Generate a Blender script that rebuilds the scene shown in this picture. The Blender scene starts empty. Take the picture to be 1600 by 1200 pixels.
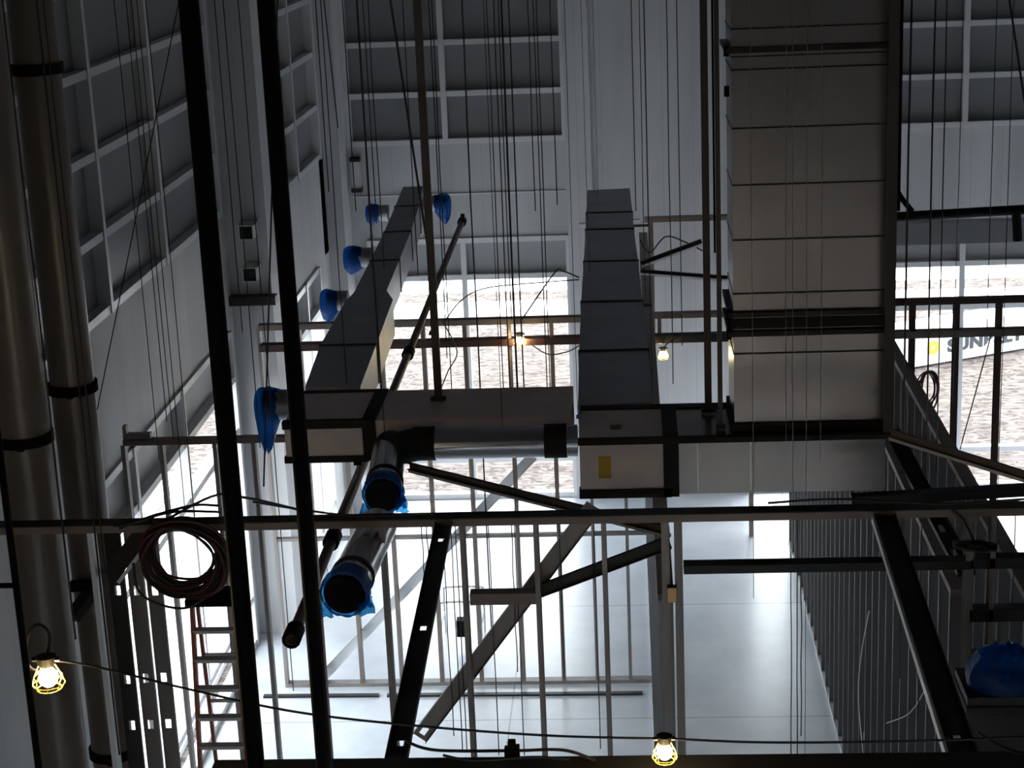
import bpy, bmesh, math, random
from mathutils import Vector as V, Matrix
SC = bpy.context.scene
COL = SC.collection
random.seed(7)

# ------------------------------------------------------------------ camera
F = 2844.0
H = 13.0
def _n(v): return v.normalized()
_dep = _n(V((169, -808, F)))
_dn = V((433, 10100, F)); _dn = _n(_dn - _dep * _dn.dot(_dep))
_rt = _dn.cross(_dep)
R = Matrix((_rt, _dep, -_dn))                      # camera (right, down, forward) -> world
CAM = V((0, 0, H))
cd = bpy.data.cameras.new('camera'); cam = bpy.data.objects.new('camera', cd); COL.objects.link(cam)
cd.sensor_width = 36; cd.lens = F / 1600 * 36; cd.clip_end = 1000
_m = Matrix((R @ V((1, 0, 0)), R @ V((0, -1, 0)), R @ V((0, 0, -1)))).transposed().to_4x4()
_m.translation = CAM
cam.matrix_world = _m
SC.camera = cam

# ------------------------------------------------------------------ light
w = bpy.data.worlds.new('world'); SC.world = w; w.use_nodes = True
w.node_tree.nodes['Background'].inputs[0].default_value = (0.95, 0.975, 1.0, 1)
w.node_tree.nodes['Background'].inputs[1].default_value = 1.0
sd = bpy.data.lights.new('sun', 'SUN'); sd.energy = 0.6; sd.angle = 0.6; sd.color = (1, 0.90, 0.82)
so = bpy.data.objects.new('sun', sd); COL.objects.link(so); so.rotation_euler = (math.radians(-28), math.radians(8), 0)
vs = SC.view_settings
vs.view_transform = 'Standard'; vs.look = 'None'; vs.gamma = 1; vs.use_curve_mapping = False
vs.exposure = 3.15
SC.cycles.use_denoising = True
SC.cycles.max_bounces = 10; SC.cycles.diffuse_bounces = 5; SC.cycles.transparent_max_bounces = 16
SC.cycles.sample_clamp_indirect = 6

# ------------------------------------------------------------------ pixel -> place helpers
def ray(x, y): return R @ V((x - 800, y - 600, F))
def P(x, y, d): r = ray(x, y); return CAM + r * (d / r.y)
def PZ(x, y, z): r = ray(x, y); return CAM + r * ((z - H) / r.z)
def PX(x, y, X): r = ray(x, y); return CAM + r * (X / r.x)

# ------------------------------------------------------------------ materials
def mat(name, col, rough=0.6, metal=0.0, noise=None, bump=None, spec=None):
    m = bpy.data.materials.new(name); m.use_nodes = True
    nt = m.node_tree; b = nt.nodes['Principled BSDF']
    b.inputs['Base Color'].default_value = (*col, 1)
    b.inputs['Roughness'].default_value = rough
    b.inputs['Metallic'].default_value = metal
    if spec is not None: b.inputs['Specular IOR Level'].default_value = spec
    if noise or bump:
        tc = nt.nodes.new('ShaderNodeTexCoord')
    if noise:
        sc, stretch, amt = noise
        mp = nt.nodes.new('ShaderNodeMapping'); mp.inputs['Scale'].default_value = stretch
        nz = nt.nodes.new('ShaderNodeTexNoise'); nz.inputs['Scale'].default_value = sc; nz.inputs['Detail'].default_value = 6
        rp = nt.nodes.new('ShaderNodeMapRange'); rp.inputs['From Min'].default_value = .3; rp.inputs['From Max'].default_value = .7
        rp.inputs['To Min'].default_value = 1 - amt; rp.inputs['To Max'].default_value = 1 + amt * .4
        mx = nt.nodes.new('ShaderNodeVectorMath'); mx.operation = 'SCALE'; mx.inputs[0].default_value = col
        nt.links.new(tc.outputs['Object'], mp.inputs[0]); nt.links.new(mp.outputs[0], nz.inputs['Vector'])
        nt.links.new(nz.outputs[0], rp.inputs[0]); nt.links.new(rp.outputs[0], mx.inputs['Scale'])
        nt.links.new(mx.outputs[0], b.inputs['Base Color'])
    if bump:
        nz2 = nt.nodes.new('ShaderNodeTexNoise'); nz2.inputs['Scale'].default_value = bump[0]; nz2.inputs['Detail'].default_value = 4
        bp = nt.nodes.new('ShaderNodeBump'); bp.inputs['Strength'].default_value = bump[1]; bp.inputs['Distance'].default_value = .02
        nt.links.new(tc.outputs['Object'], nz2.inputs['Vector']); nt.links.new(nz2.outputs[0], bp.inputs['Height'])
        nt.links.new(bp.outputs[0], b.inputs['Normal'])
    return m
M = dict(
    white=mat('painted wall panel', (.50, .50, .51), .6, 0, (1.2, (1, 1, .12), .18)),
    frame=mat('aluminium window frame', (.60, .60, .61), .4, .2),
    transom=mat('light grey transom panel', (.33, .335, .345), .4),
    spandrel=mat('grey spandrel panel', (.19, .194, .205), .35, 0, (.5, (1, 1, 1), .12)),
    shadesteel=mat('shaded stud steel', (.17, .165, .165), .35, .9),  # darker copy of the stud steel, shade of backlit webs in its colour
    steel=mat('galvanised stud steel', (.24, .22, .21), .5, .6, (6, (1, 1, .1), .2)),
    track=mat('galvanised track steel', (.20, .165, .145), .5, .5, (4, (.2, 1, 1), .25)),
    lightsteel=mat('bright and lit-edge galvanised steel', (.62, .63, .65), .4, .6),  # doubles as the lit copy of steel on channel edges and far brace
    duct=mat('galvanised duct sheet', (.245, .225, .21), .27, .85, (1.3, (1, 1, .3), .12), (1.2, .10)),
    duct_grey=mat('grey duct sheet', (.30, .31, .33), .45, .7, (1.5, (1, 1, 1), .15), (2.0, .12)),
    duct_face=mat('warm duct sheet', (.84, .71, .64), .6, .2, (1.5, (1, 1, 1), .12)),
    round=mat('spiral duct sheet', (.55, .56, .58), .22, .95),
    sealant=mat('black duct sealant', (.004, .004, .0045), .7, 0, None, (30, .4)),
    black=mat('black painted pipe', (.0015, .0015, .0018), .7, spec=.12),
    blackmetal=mat('blackened and shade-dark steel', (.012, .011, .011), .5, .3),  # doubles as the shade-dark copy of steel on the near top track
    redbrown=mat('red brown pipe and flare tint', (.05, .022, .018), .5, .2),  # the pipe's own colour; on the far stud walls it paints lens flare
    strut=mat('brown grey strut', (.07, .058, .05), .5, .5),
    tan=mat('tan painted pipe', (.13, .108, .088), .3, 0, (1.0, (1, 1, .1), .25)),
    wire=mat('dark steel wire', (.02, .02, .022), .5, .3),
    cable=mat('black cable', (.012, .011, .011), .5),
    redcable=mat('dark red cable', (.06, .012, .010), .5),
    orange=mat('orange fibreglass', (.32, .07, .03), .5),
    alu=mat('ladder aluminium', (.45, .44, .43), .4, .6),
    yellowtag=mat('yellow label', (.60, .36, .02), .6),
    brownlabel=mat('brown label', (.10, .07, .05), .6),
    yellowcage=mat('yellow lamp guard', (.75, .50, .04), .5),
    socket=mat('black lamp socket', (.012, .010, .010), .5),
    trailer=mat('white trailer panel', (.85, .88, .92), .4),
    letter=mat('charcoal lettering', (.03, .035, .045), .6),
    sunlogo=mat('yellow sun emblem', (.85, .62, .05), .6),
    whitebox=mat('white light box', (.55, .55, .54), .5),
    orangeglint=mat('bronze plate', (.35, .20, .10), .3, .8),  # orange lamp reflection put into the plate's base colour
    void=mat('dark box inside', (.004, .004, .004), .9),
    concretewalk=mat('pale concrete', (.62, .61, .60), .8, 0, (.6, (1, 1, 1), .1)),
    curb=mat('white curb', (.80, .80, .82), .7),
    ceilm=mat('dark deck ceiling', (.10, .10, .11), .8),
)
def glass_mat():
    m = bpy.data.materials.new('clear glass'); m.use_nodes = True; nt = m.node_tree; nt.nodes.clear()
    o = nt.nodes.new('ShaderNodeOutputMaterial'); mx = nt.nodes.new('ShaderNodeMixShader')
    t = nt.nodes.new('ShaderNodeBsdfTransparent'); t.inputs[0].default_value = (.93, .96, .97, 1)
    g = nt.nodes.new('ShaderNodeBsdfGlossy'); g.inputs['Roughness'].default_value = .02
    mx.inputs[0].default_value = .05
    nt.links.new(t.outputs[0], mx.inputs[1]); nt.links.new(g.outputs[0], mx.inputs[2]); nt.links.new(mx.outputs[0], o.inputs[0])
    return m
M['glass'] = glass_mat()
def panel_joints(m, pitch=.62, width=.012):
    nt = m.node_tree; b = nt.nodes['Principled BSDF']; src = b.inputs['Base Color'].links[0].from_socket
    geo = nt.nodes.new('ShaderNodeNewGeometry'); sep = nt.nodes.new('ShaderNodeSeparateXYZ'); nt.links.new(geo.outputs['Position'], sep.inputs[0])
    ad = nt.nodes.new('ShaderNodeMath'); ad.operation = 'ADD'; nt.links.new(sep.outputs[0], ad.inputs[0]); nt.links.new(sep.outputs[1], ad.inputs[1])
    pp = nt.nodes.new('ShaderNodeMath'); pp.operation = 'PINGPONG'; pp.inputs[1].default_value = pitch / 2; nt.links.new(ad.outputs[0], pp.inputs[0])
    lt = nt.nodes.new('ShaderNodeMath'); lt.operation = 'LESS_THAN'; lt.inputs[1].default_value = width / 2; nt.links.new(pp.outputs[0], lt.inputs[0])
    mx = nt.nodes.new('ShaderNodeMixRGB'); mx.inputs[2].default_value = (.38, .38, .39, 1); nt.links.new(lt.outputs[0], mx.inputs[0]); nt.links.new(src, mx.inputs[1]); nt.links.new(mx.outputs[0], b.inputs['Base Color'])
panel_joints(M['white'])
def film_mat():
    m = bpy.data.materials.new('blue plastic film'); m.use_nodes = True; nt = m.node_tree; nt.nodes.clear()
    o = nt.nodes.new('ShaderNodeOutputMaterial')
    p = nt.nodes.new('ShaderNodeBsdfPrincipled'); p.inputs['Base Color'].default_value = (.006, .05, .20, 1); p.inputs['Roughness'].default_value = .22
    tl = nt.nodes.new('ShaderNodeBsdfTranslucent'); tl.inputs[0].default_value = (.04, .35, .80, 1)
    tr = nt.nodes.new('ShaderNodeBsdfTransparent'); tr.inputs[0].default_value = (.08, .45, .85, 1)
    a = nt.nodes.new('ShaderNodeMixShader'); a.inputs[0].default_value = .45
    b = nt.nodes.new('ShaderNodeMixShader'); b.inputs[0].default_value = .34
    nt.links.new(p.outputs[0], a.inputs[1]); nt.links.new(tl.outputs[0], a.inputs[2])
    nt.links.new(a.outputs[0], b.inputs[1]); nt.links.new(tr.outputs[0], b.inputs[2]); nt.links.new(b.outputs[0], o.inputs[0])
    tc = nt.nodes.new('ShaderNodeTexCoord'); nz = nt.nodes.new('ShaderNodeTexNoise'); nz.inputs['Scale'].default_value = 14
    bp = nt.nodes.new('ShaderNodeBump'); bp.inputs['Strength'].default_value = .8; bp.inputs['Distance'].default_value = .03
    nt.links.new(tc.outputs['Object'], nz.inputs['Vector']); nt.links.new(nz.outputs[0], bp.inputs['Height']); nt.links.new(bp.outputs[0], p.inputs['Normal'])
    return m
M['film'] = film_mat()
def bulb_mat():
    m = bpy.data.materials.new('lit bulb glass'); m.use_nodes = True; b = m.node_tree.nodes['Principled BSDF']
    b.inputs['Base Color'].default_value = (1, .85, .5, 1)
    b.inputs['Emission Color'].default_value = (1, .80, .42, 1); b.inputs['Emission Strength'].default_value = 30
    return m
M['bulb'] = bulb_mat()
def floor_mat():
    m = mat('polished concrete', (.50, .53, .57), .38, 0)
    nt = m.node_tree; b = nt.nodes['Principled BSDF']; b.inputs['Specular IOR Level'].default_value = .8
    tc = nt.nodes.new('ShaderNodeTexCoord')
    nz = nt.nodes.new('ShaderNodeTexNoise'); nz.inputs['Scale'].default_value = .7; nz.inputs['Detail'].default_value = 9; nz.inputs['Roughness'].default_value = .65
    cr = nt.nodes.new('ShaderNodeValToRGB')
    cr.color_ramp.elements[0].position = .35; cr.color_ramp.elements[0].color = (.47, .51, .57, 1)
    cr.color_ramp.elements[1].position = .7; cr.color_ramp.elements[1].color = (.63, .67, .73, 1)
    br = nt.nodes.new('ShaderNodeTexBrick'); br.offset = 0
    br.inputs['Scale'].default_value = 1; br.inputs['Brick Width'].default_value = 5.2; br.inputs['Row Height'].default_value = 4.6
    br.inputs['Mortar Size'].default_value = .012; br.inputs['Mortar Smooth'].default_value = 0
    br.inputs['Color1'].default_value = (1, 1, 1, 1); br.inputs['Color2'].default_value = (1, 1, 1, 1); br.inputs['Mortar'].default_value = (.45, .45, .45, 1)
    mx = nt.nodes.new('ShaderNodeMixRGB'); mx.blend_type = 'MULTIPLY'; mx.inputs[0].default_value = 1
    nt.links.new(tc.outputs['Object'], nz.inputs['Vector']); nt.links.new(tc.outputs['Object'], br.inputs['Vector'])
    nt.links.new(nz.outputs[0], cr.inputs[0]); nt.links.new(cr.outputs[0], mx.inputs[1]); nt.links.new(br.outputs[0], mx.inputs[2])
    nt.links.new(mx.outputs[0], b.inputs['Base Color'])
    rr = nt.nodes.new('ShaderNodeMapRange'); rr.inputs['To Min'].default_value = .26; rr.inputs['To Max'].default_value = .34
    nt.links.new(nz.outputs[0], rr.inputs[0]); nt.links.new(rr.outputs[0], b.inputs['Roughness'])
    return m
M['floor'] = floor_mat()
def dirt_mat():
    m = mat('graded dirt', (.55, .47, .42), .95, 0)
    nt = m.node_tree; b = nt.nodes['Principled BSDF']
    tc = nt.nodes.new('ShaderNodeTexCoord')
    mp = nt.nodes.new('ShaderNodeMapping'); mp.inputs['Scale'].default_value = (.9, 2.4, 1)
    nz = nt.nodes.new('ShaderNodeTexNoise'); nz.inputs['Scale'].default_value = 1.9; nz.inputs['Detail'].default_value = 5; nz.inputs['Distortion'].default_value = 1.2
    cr = nt.nodes.new('ShaderNodeValToRGB'); cr.color_ramp.interpolation = 'LINEAR'
    e = cr.color_ramp.elements
    e[0].position = .36; e[0].color = (.152, .126, .113, 1)
    e[1].position = .62; e[1].color = (.152, .124, .110, 1)
    a = e.new(.445); a.color = (.118, .094, .083, 1)
    a = e.new(.482); a.color = (.030, .018, .013, 1)
    a = e.new(.518); a.color = (.030, .018, .013, 1)
    a = e.new(.555); a.color = (.118, .096, .085, 1)
    nt.links.new(tc.outputs['Object'], mp.inputs[0]); nt.links.new(mp.outputs[0], nz.inputs['Vector']); nt.links.new(nz.outputs[0], cr.inputs[0])
    nt.links.new(cr.outputs[0], b.inputs['Base Color'])
    return m
M['dirt'] = dirt_mat()

# ------------------------------------------------------------------ mesh builder
class MB:
    def __init__(s): s.bm = bmesh.new()
    def hexa(s, pts):
        v = [s.bm.verts.new(p) for p in pts]
        for f in ((0, 3, 2, 1), (4, 5, 6, 7), (0, 1, 5, 4), (1, 2, 6, 5), (2, 3, 7, 6), (3, 0, 4, 7)):
            s.bm.faces.new([v[i] for i in f])
        return s
    def box(s, a, b):
        x0, y0, z0 = (min(a[i], b[i]) for i in range(3)); x1, y1, z1 = (max(a[i], b[i]) for i in range(3))
        return s.hexa([(x0, y0, z0), (x1, y0, z0), (x1, y1, z0), (x0, y1, z0), (x0, y0, z1), (x1, y0, z1), (x1, y1, z1), (x0, y1, z1)])
    def bar(s, a, b, side, wd, hg, off=(0, 0)):
        a, b = V(a), V(b); ax = (b - a).normalized(); side = V(side); side = (side - ax * side.dot(ax)).normalized(); up = ax.cross(side)
        a = a + side * off[0] + up * off[1]; b = b + side * off[0] + up * off[1]
        S, U = side * wd / 2, up * hg / 2
        return s.hexa([a - S - U, a + S - U, a + S + U, a - S + U, b - S - U, b + S - U, b + S + U, b - S + U])
    def top(s, q, h):                                    # q: four top corners (counter-clockwise), h: depth downwards
        d = V((0, 0, -h)); q = [V(p) for p in q]
        return s.hexa([p + d for p in q] + q)
    def ring(s, c, ax, r, n, jit=0, ref=None):
        ax = V(ax).normalized(); t = V(ref) if ref else (V((0, 0, 1)) if abs(ax.z) < .9 else V((1, 0, 0)))
        u = (t - ax * t.dot(ax)).normalized(); v = ax.cross(u)
        out = []
        for i in range(n):
            an = 2 * math.pi * i / n; rr = r * (1 + (random.uniform(-jit, jit) if jit else 0))
            out.append(s.bm.verts.new(V(c) + (u * math.cos(an) + v * math.sin(an)) * rr))
        return out
    def loft(s, rings, close=False):
        n = len(rings[0])
        for a, b in zip(rings, rings[1:]):
            for i in range(n): s.bm.faces.new((a[i], a[(i + 1) % n], b[(i + 1) % n], b[i]))
        return s
    def tube(s, pts, r, n=8, caps=True, closed=False):
        pts = [V(p) for p in pts]; rs = []; ref = None
        for i, p in enumerate(pts):
            if closed: d = pts[(i + 1) % len(pts)] - pts[i - 1]
            else: d = pts[min(i + 1, len(pts) - 1)] - pts[max(i - 1, 0)]
            d.normalize()
            if ref is None: ref = V((0, 0, 1)) if abs(d.z) < .9 else V((1, 0, 0))
            ref = (ref - d * ref.dot(d)).normalized()
            rs.append(s.ring(p, d, r[i] if isinstance(r, (list, tuple)) else r, n, 0, ref))
        if closed: rs.append(rs[0])
        s.loft(rs)
        if caps and not closed: s.bm.faces.new(rs[0][::-1]); s.bm.faces.new(rs[-1])
        return s
    def chan(s, a, b, webdir, wd, fl, t=.004, sign=1, holes=()):   # C-channel with knock-out holes in the web
        a, b = V(a), V(b); ax = (b - a).normalized(); wv = V(webdir); wv = (wv - ax * wv.dot(ax)).normalized(); nn = ax.cross(wv) * sign
        L = (b - a).length
        for e in (-1, 1):
            o = wv * (e * (wd / 2 - t / 2)) + nn * (fl / 2)
            s.bar(a + o, b + o, nn, fl, t)
        cur = 0
        for (h0, hl, hw) in sorted(holes):
            s.bar(a + ax * cur, a + ax * h0, wv, wd, t)
            for e in (-1, 1):
                o = wv * (e * (hw / 2 + (wd - hw) / 4))
                s.bar(a + ax * h0 + o, a + ax * (h0 + hl) + o, wv, (wd - hw) / 2, t)
            cur = h0 + hl
        s.bar(a + ax * cur, b, wv, wd, t)
        return s
    def build(s, name, m, parent=None, smooth=False, origin=None):
        bm = s.bm
        bmesh.ops.recalc_face_normals(bm, faces=bm.faces)
        if smooth:
            for f in bm.faces: f.smooth = True
        me = bpy.data.meshes.new(name)
        if origin is None:
            if parent is not None: origin = parent_world(parent)
            else:
                vs_ = [v.co for v in bm.verts]
                origin = V((sum(v.x for v in vs_) / len(vs_), sum(v.y for v in vs_) / len(vs_), min(v.z for v in vs_)))
        bmesh.ops.translate(bm, verts=bm.verts, vec=-V(origin))
        bm.to_mesh(me); bm.free()
        me.materials.append(m if not isinstance(m, str) else M[m])
        if smooth:
            try: me.set_sharp_from_angle(angle=math.radians(40))
            except Exception: pass
        o = bpy.data.objects.new(name, me); COL.objects.link(o)
        if parent is not None:
            o.parent = parent; o['_w'] = 0; del o['_w']
            WORLD[o.name] = V(origin)
        else:
            o.location = origin; WORLD[o.name] = V(origin)
        return o
WORLD = {}
def parent_world(o): return WORLD[o.name]
def tag(o, label, cat, group=None):
    o['label'] = label; o['category'] = cat
    if group: o['group'] = group
    return o
def thing(name, loc, label, cat, group=None):
    o = bpy.data.objects.new(name, None); COL.objects.link(o); o.location = loc; o.empty_display_size = .1
    WORLD[o.name] = V(loc)
    return tag(o, label, cat, group)
def struct(o): o['kind'] = 'structure'; return o
def arc(pts, n=12):                                       # smooth curve through points (Catmull-Rom)
    pts = [V(p) for p in pts]; out = []
    for i in range(len(pts) - 1):
        p0, p1, p2, p3 = pts[max(i - 1, 0)], pts[i], pts[i + 1], pts[min(i + 2, len(pts) - 1)]
        for k in range(n):
            t = k / n
            out.append(.5 * ((2 * p1) + (p2 - p0) * t + (2 * p0 - 5 * p1 + 4 * p2 - p3) * t * t + (3 * p1 - p0 - 3 * p2 + p3) * t ** 3))
    out.append(pts[-1]); return out
NUM = 'first second third fourth fifth sixth seventh eighth ninth tenth eleventh twelfth thirteenth fourteenth fifteenth sixteenth seventeenth eighteenth nineteenth twentieth'.split()

# ------------------------------------------------------------------ setting
D = 37.09
CEIL = 15.0
Z_SILL, Z_BAND, Z_HEAD = 7.69, 5.73, 4.89
RX = 13.0                                                  # right wall
struct(MB().box((-6.95, -3, -.2), (RX + .2, D + .3, 0)).build('floor', 'floor'))
struct(MB().box((-7.4, -3.4, CEIL), (RX + .4, D + .5, CEIL + .3)).build('ceiling', 'ceilm'))
g = MB().box((-220, -120, -.5), (220, 260, -.22)); struct(g.build('ground', 'dirt'))
struct(MB().box((-220, 58, -.3), (220, 92, -.19)).build('road', 'curb'))
struct(MB().box((-220, 54.2, -.3), (220, 56.6, -.19)).build('kerb_strip', 'concretewalk'))
struct(MB().box((-10.4, -3, -.3), (-7.25, D + 2.4, -.12)).build('sidewalk', 'concretewalk'))
struct(MB().box((-10.9, -3, -.3), (-10.5, D + 2.4, -.05)).build('trim_1', 'curb'))

def wall(name, boxes, m='white'):
    b = MB()
    for a, c in boxes: b.box(a, c)
    return struct(b.build(name, m))
# left wall, stepped inwards twice towards the far corner
wall('wall_left', [((-7.1, -3, Z_SILL - 1.96), (-6.8, 30, Z_SILL)), ((-7.1, -3, Z_SILL), (-6.8, 19.7, CEIL)), ((-7.1, -3, 13.9), (-6.8, 30, CEIL)),
                   ((-7.1, -3, 0), (-6.8, 21.2, Z_BAND)), ((-7.1, 29.55, Z_SILL), (-6.8, 30, 13.9)), ((-7.1, 29.6, 0), (-6.8, 30, Z_BAND)),
                   ((-7.1, 30, 0), (-6.1, 30.3, CEIL)),
                   ((-6.4, 30.3, 0), (-6.1, 31.0, CEIL)), ((-6.4, 31.0, Z_BAND), (-6.1, D, Z_SILL)), ((-6.4, 31, 13.9), (-6.1, D, CEIL)),
                   ((-6.4, 35.6, 0), (-6.1, D, CEIL)), ((-6.4, 34.6, 0), (-6.1, 35.6, Z_BAND))])
wall('wall_back', [((-5.75, D, Z_BAND), (-1.2, D + .3, Z_SILL)), ((-5.75, D, 13.9), (-1.2, D + .3, CEIL)), ((-1.2, D, 0), (2.35, D + .3, CEIL)),
                   ((2.35, D, Z_BAND), (RX, D + .3, Z_SILL)), ((2.35, D, Z_SILL), (4.3, D + .3, CEIL)), ((4.3, D, 13.9), (RX, D + .3, CEIL)),
                   ((-6.15, D - 1.0, 0), (-5.75, D + .3, CEIL)), ((-5.75, D, 0), (-5.45, D + .3, Z_BAND)),
                   ((-1.25, D - .12, 0), (-.73, D, CEIL))])
wall('wall_right', [((RX, -3, Z_BAND), (RX + .3, D, CEIL)), ((RX, -3, 0), (RX + .3, 25.7, Z_BAND)), ((RX, 34, 0), (RX + .3, D, Z_BAND))])  # lower gap left for glazing added to steer the side light
wall('wall_front', [((-7.1, -3.3, Z_BAND), (RX + .3, -3, CEIL)), ((-7.1, -3.3, 0), (-5, -3, Z_BAND)), ((6, -3.3, 0), (RX + .3, -3, Z_BAND)), ((-5, -3.3, 0), (6, -3, 1.4))])  # gap behind the camera sized for the added fill glazing
# panel joints on the back wall
for k, (x, z0, z1) in enumerate([(-5.0, Z_BAND + .1, Z_SILL - .1), (-4.45, Z_BAND + .1, Z_SILL - .1), (-3.9, Z_BAND + .1, Z_SILL - .1), (-2.8, Z_BAND + .1, Z_SILL - .1), (-2.2, Z_BAND + .1, Z_SILL - .1)]):
    pass

wn = [0]
def window(along, fixed, u0, u1, zs, verts, label=None, pane_mat='spandrel', fw=.11, proud=.05, depth=.16, inward=1, glass_rows=None):
    """grid window: along='x' or 'y'; zs = row boundaries, verts = mullion positions; glass_rows says which rows are clear"""
    wn[0] += 1
    def pt(u, o, z): return (u, fixed - inward * o, z) if along == 'x' else (fixed + inward * o, u, z)
    b0 = pt((u0 + u1) / 2, 0, zs[0])
    root = bpy.data.objects.new('window_%d' % wn[0], None); COL.objects.link(root); root.location = b0; WORLD[root.name] = V(b0); root['kind'] = 'structure'
    fr = MB()
    us = [u0] + list(verts) + [u1]
    for z in zs:
        fr.box(pt(u0, -depth, z - fw / 2), pt(u1, proud, z + fw / 2))
    for u in us:
        fr.box(pt(u - fw / 2, -depth, zs[0] - fw / 2), pt(u + fw / 2, proud + .02, zs[-1] + fw / 2))
    fr.build('window_frame', 'frame', root)
    for i in range(len(zs) - 1):
        for j in range(len(us) - 1):
            clear = glass_rows and i in glass_rows
            d0, d1 = (-.06, -.048) if clear else (-.15, -.11)
            MB().box(pt(us[j] + fw / 2 - .01, d0, zs[i] + fw / 2 - .01), pt(us[j + 1] - fw / 2 + .01, d1, zs[i + 1] - fw / 2 + .01)).build('glass_pane' if clear else 'spandrel_panel', 'glass' if clear else ('transom' if glass_rows else 'spandrel'), root)
    return root
UP = [Z_SILL + .05, 8.71, 9.74, 10.77, 11.8, 12.83, 13.86]
window('y', -6.8, 19.72, 29.5, UP, [22.76, 25.77])
window('y', -6.1, 31.1, 35.55, UP, [33.0])
window('x', D, -5.68, -1.26, UP, [-3.7])
window('x', D, 4.36, RX - .05, UP, [6.78, 9.4])
LO = [.06, .88, 3.98, Z_HEAD, Z_BAND - .06]
window('y', -6.8, 21.3, 29.5, LO, [23.1, 25.9], glass_rows=(0, 1, 2))
window('y', -6.1, 31.1, 34.55, LO, [33.0], glass_rows=(0, 1, 2))
window('x', D, -5.4, -1.26, LO, [-3.45], glass_rows=(0, 1, 2))
window('x', D, 2.4, RX - .05, LO, [4.5, 6.8, 9.4], glass_rows=(0, 1, 2))
window('y', RX, 25.8, 33.9, LO, [28.5, 31.2], glass_rows=(0, 1, 2), inward=-1)  # out of view, added to set how much light enters from the right
window('x', -3, -4.9, 5.9, [1.46] + LO[2:], [-2, .7, 3.3], glass_rows=(0, 1), inward=-1)  # unseen glazing behind the camera, added as fill for camera-facing sides
# ledge and sill trims
struct(MB().box((-7.0, 29.75, 6.1), (-6.0, 30, 6.25)).build('trim_2', 'blackmetal'))
struct(MB().box((-5.7, D - .03, Z_BAND + .9), (-1.3, D, Z_BAND + .93)).build('trim_3', 'frame'))

# ------------------------------------------------------------------ stud walls
def stud_wall(label, origin, tracks, studs, extra=(), m='steel', group=None):
    t = thing('stud_wall', origin, label, 'stud wall', group)
    for nm, a, b, side, wd, hg, mm in tracks: MB().bar(a, b, side, wd, hg).build(nm, mm, t)
    for (a, b, wd_, web, fl, sign, holes, mm) in studs: MB().chan(a, b, web, wd_, fl, .004, sign, holes).build('stud', mm, t)
    return t
YN, ZN = 15.8, 7.30
# near wall N
xs = [P(px, 1000, YN).x for px in (505, 612, 735, 848, 952)]
st = []
for x in xs: st.append(((x, YN, 0), (x, YN, ZN - .06), .15, (0, 1, 0), .045, 1, [(1.2, .1, .05)], 'steel'))
for px in (1048, 1068, 1515): x = P(px, 1000, YN).x; st.append(((x, YN, 0), (x, YN, ZN - .06), .15, (0, 1, 0), .07, 1, [], 'steel'))
xr = P(1550, 950, YN).x; st.append(((xr, YN, 0), (xr, YN, ZN - .06), .15, (0, 1, 0), .045, 1, [], 'steel'))
for k in (.68, 1.36): st.append(((xr + k, YN, 0), (xr + k, YN, ZN - .06), .15, (0, 1, 0), .045, 1, [], 'steel'))
for px in (165,): x = P(px, 1000, YN).x; st.append(((x, YN, 0), (x, YN, ZN - .06), .15, (0, 1, 0), .045, 1, [], 'lightsteel'))
xj0, xj1 = P(1068, 882, YN).x, P(1515, 882, YN).x
zh = P(1200, 884, YN).z
x7, x8 = P(735, 932, YN).x, P(842, 932, YN).x
tr = [('top_track', (-6.7, YN, ZN - .02), (9.0, YN, ZN - .02), (0, 1, 0), .17, .04, 'blackmetal'),  # black top: the dark ceiling it mirrors is put into the colour
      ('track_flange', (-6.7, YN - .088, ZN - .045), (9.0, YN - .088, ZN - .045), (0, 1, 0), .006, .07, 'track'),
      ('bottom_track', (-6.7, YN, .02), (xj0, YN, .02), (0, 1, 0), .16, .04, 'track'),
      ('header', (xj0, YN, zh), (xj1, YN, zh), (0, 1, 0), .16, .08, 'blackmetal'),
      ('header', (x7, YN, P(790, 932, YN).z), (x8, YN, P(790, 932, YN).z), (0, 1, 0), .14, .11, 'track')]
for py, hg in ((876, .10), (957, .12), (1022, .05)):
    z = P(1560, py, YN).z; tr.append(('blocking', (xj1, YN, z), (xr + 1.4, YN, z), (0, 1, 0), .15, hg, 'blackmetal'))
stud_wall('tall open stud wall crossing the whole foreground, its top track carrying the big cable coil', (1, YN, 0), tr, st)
# far wall F1 : in front of the back glazing
YF, ZF, ZF2 = 27.77, 6.25, 5.88
st = []
for px in [535 + 0, 600, 666, 731, 800, 866]:
    x = P(px, 560, YF).x; st.append(((x, YF, 0), (x, YF, ZF - .03), .15, (0, 1, 0), .06, 1, [], 'track'))
x0 = P(535, 560, YF).x
for k in range(1, 4): st.append(((x0 - k * .64, YF, 0), (x0 - k * .64, YF, ZF - .03), .15, (0, 1, 0), .05, 1, [], 'steel'))
x1 = P(866, 560, YF).x
for k in range(1, 3): st.append(((x1 + k * .55, YF, 0), (x1 + k * .55, YF, ZF - .03), .15, (0, 1, 0), .05, 1, [], 'steel'))
tr = [('top_track', (-5.9, YF, ZF - .04), (.2, YF, ZF - .04), (0, 1, 0), .16, .09, 'track'),
      ('header', (-5.9, YF - .02, ZF2), (.2, YF - .02, ZF2), (0, 1, 0), .2, .11, 'redbrown'),  # header's red-brown is lens flare painted into the steel
      ('bottom_track', (-5.9, YF, .03), (.2, YF, .03), (0, 1, 0), .16, .06, 'steel'),
      ('blocking', (-5.9, YF, P(800, 836, YF).z), (.2, YF, P(800, 836, YF).z), (0, 1, 0), .1, .05, 'steel')]
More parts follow.
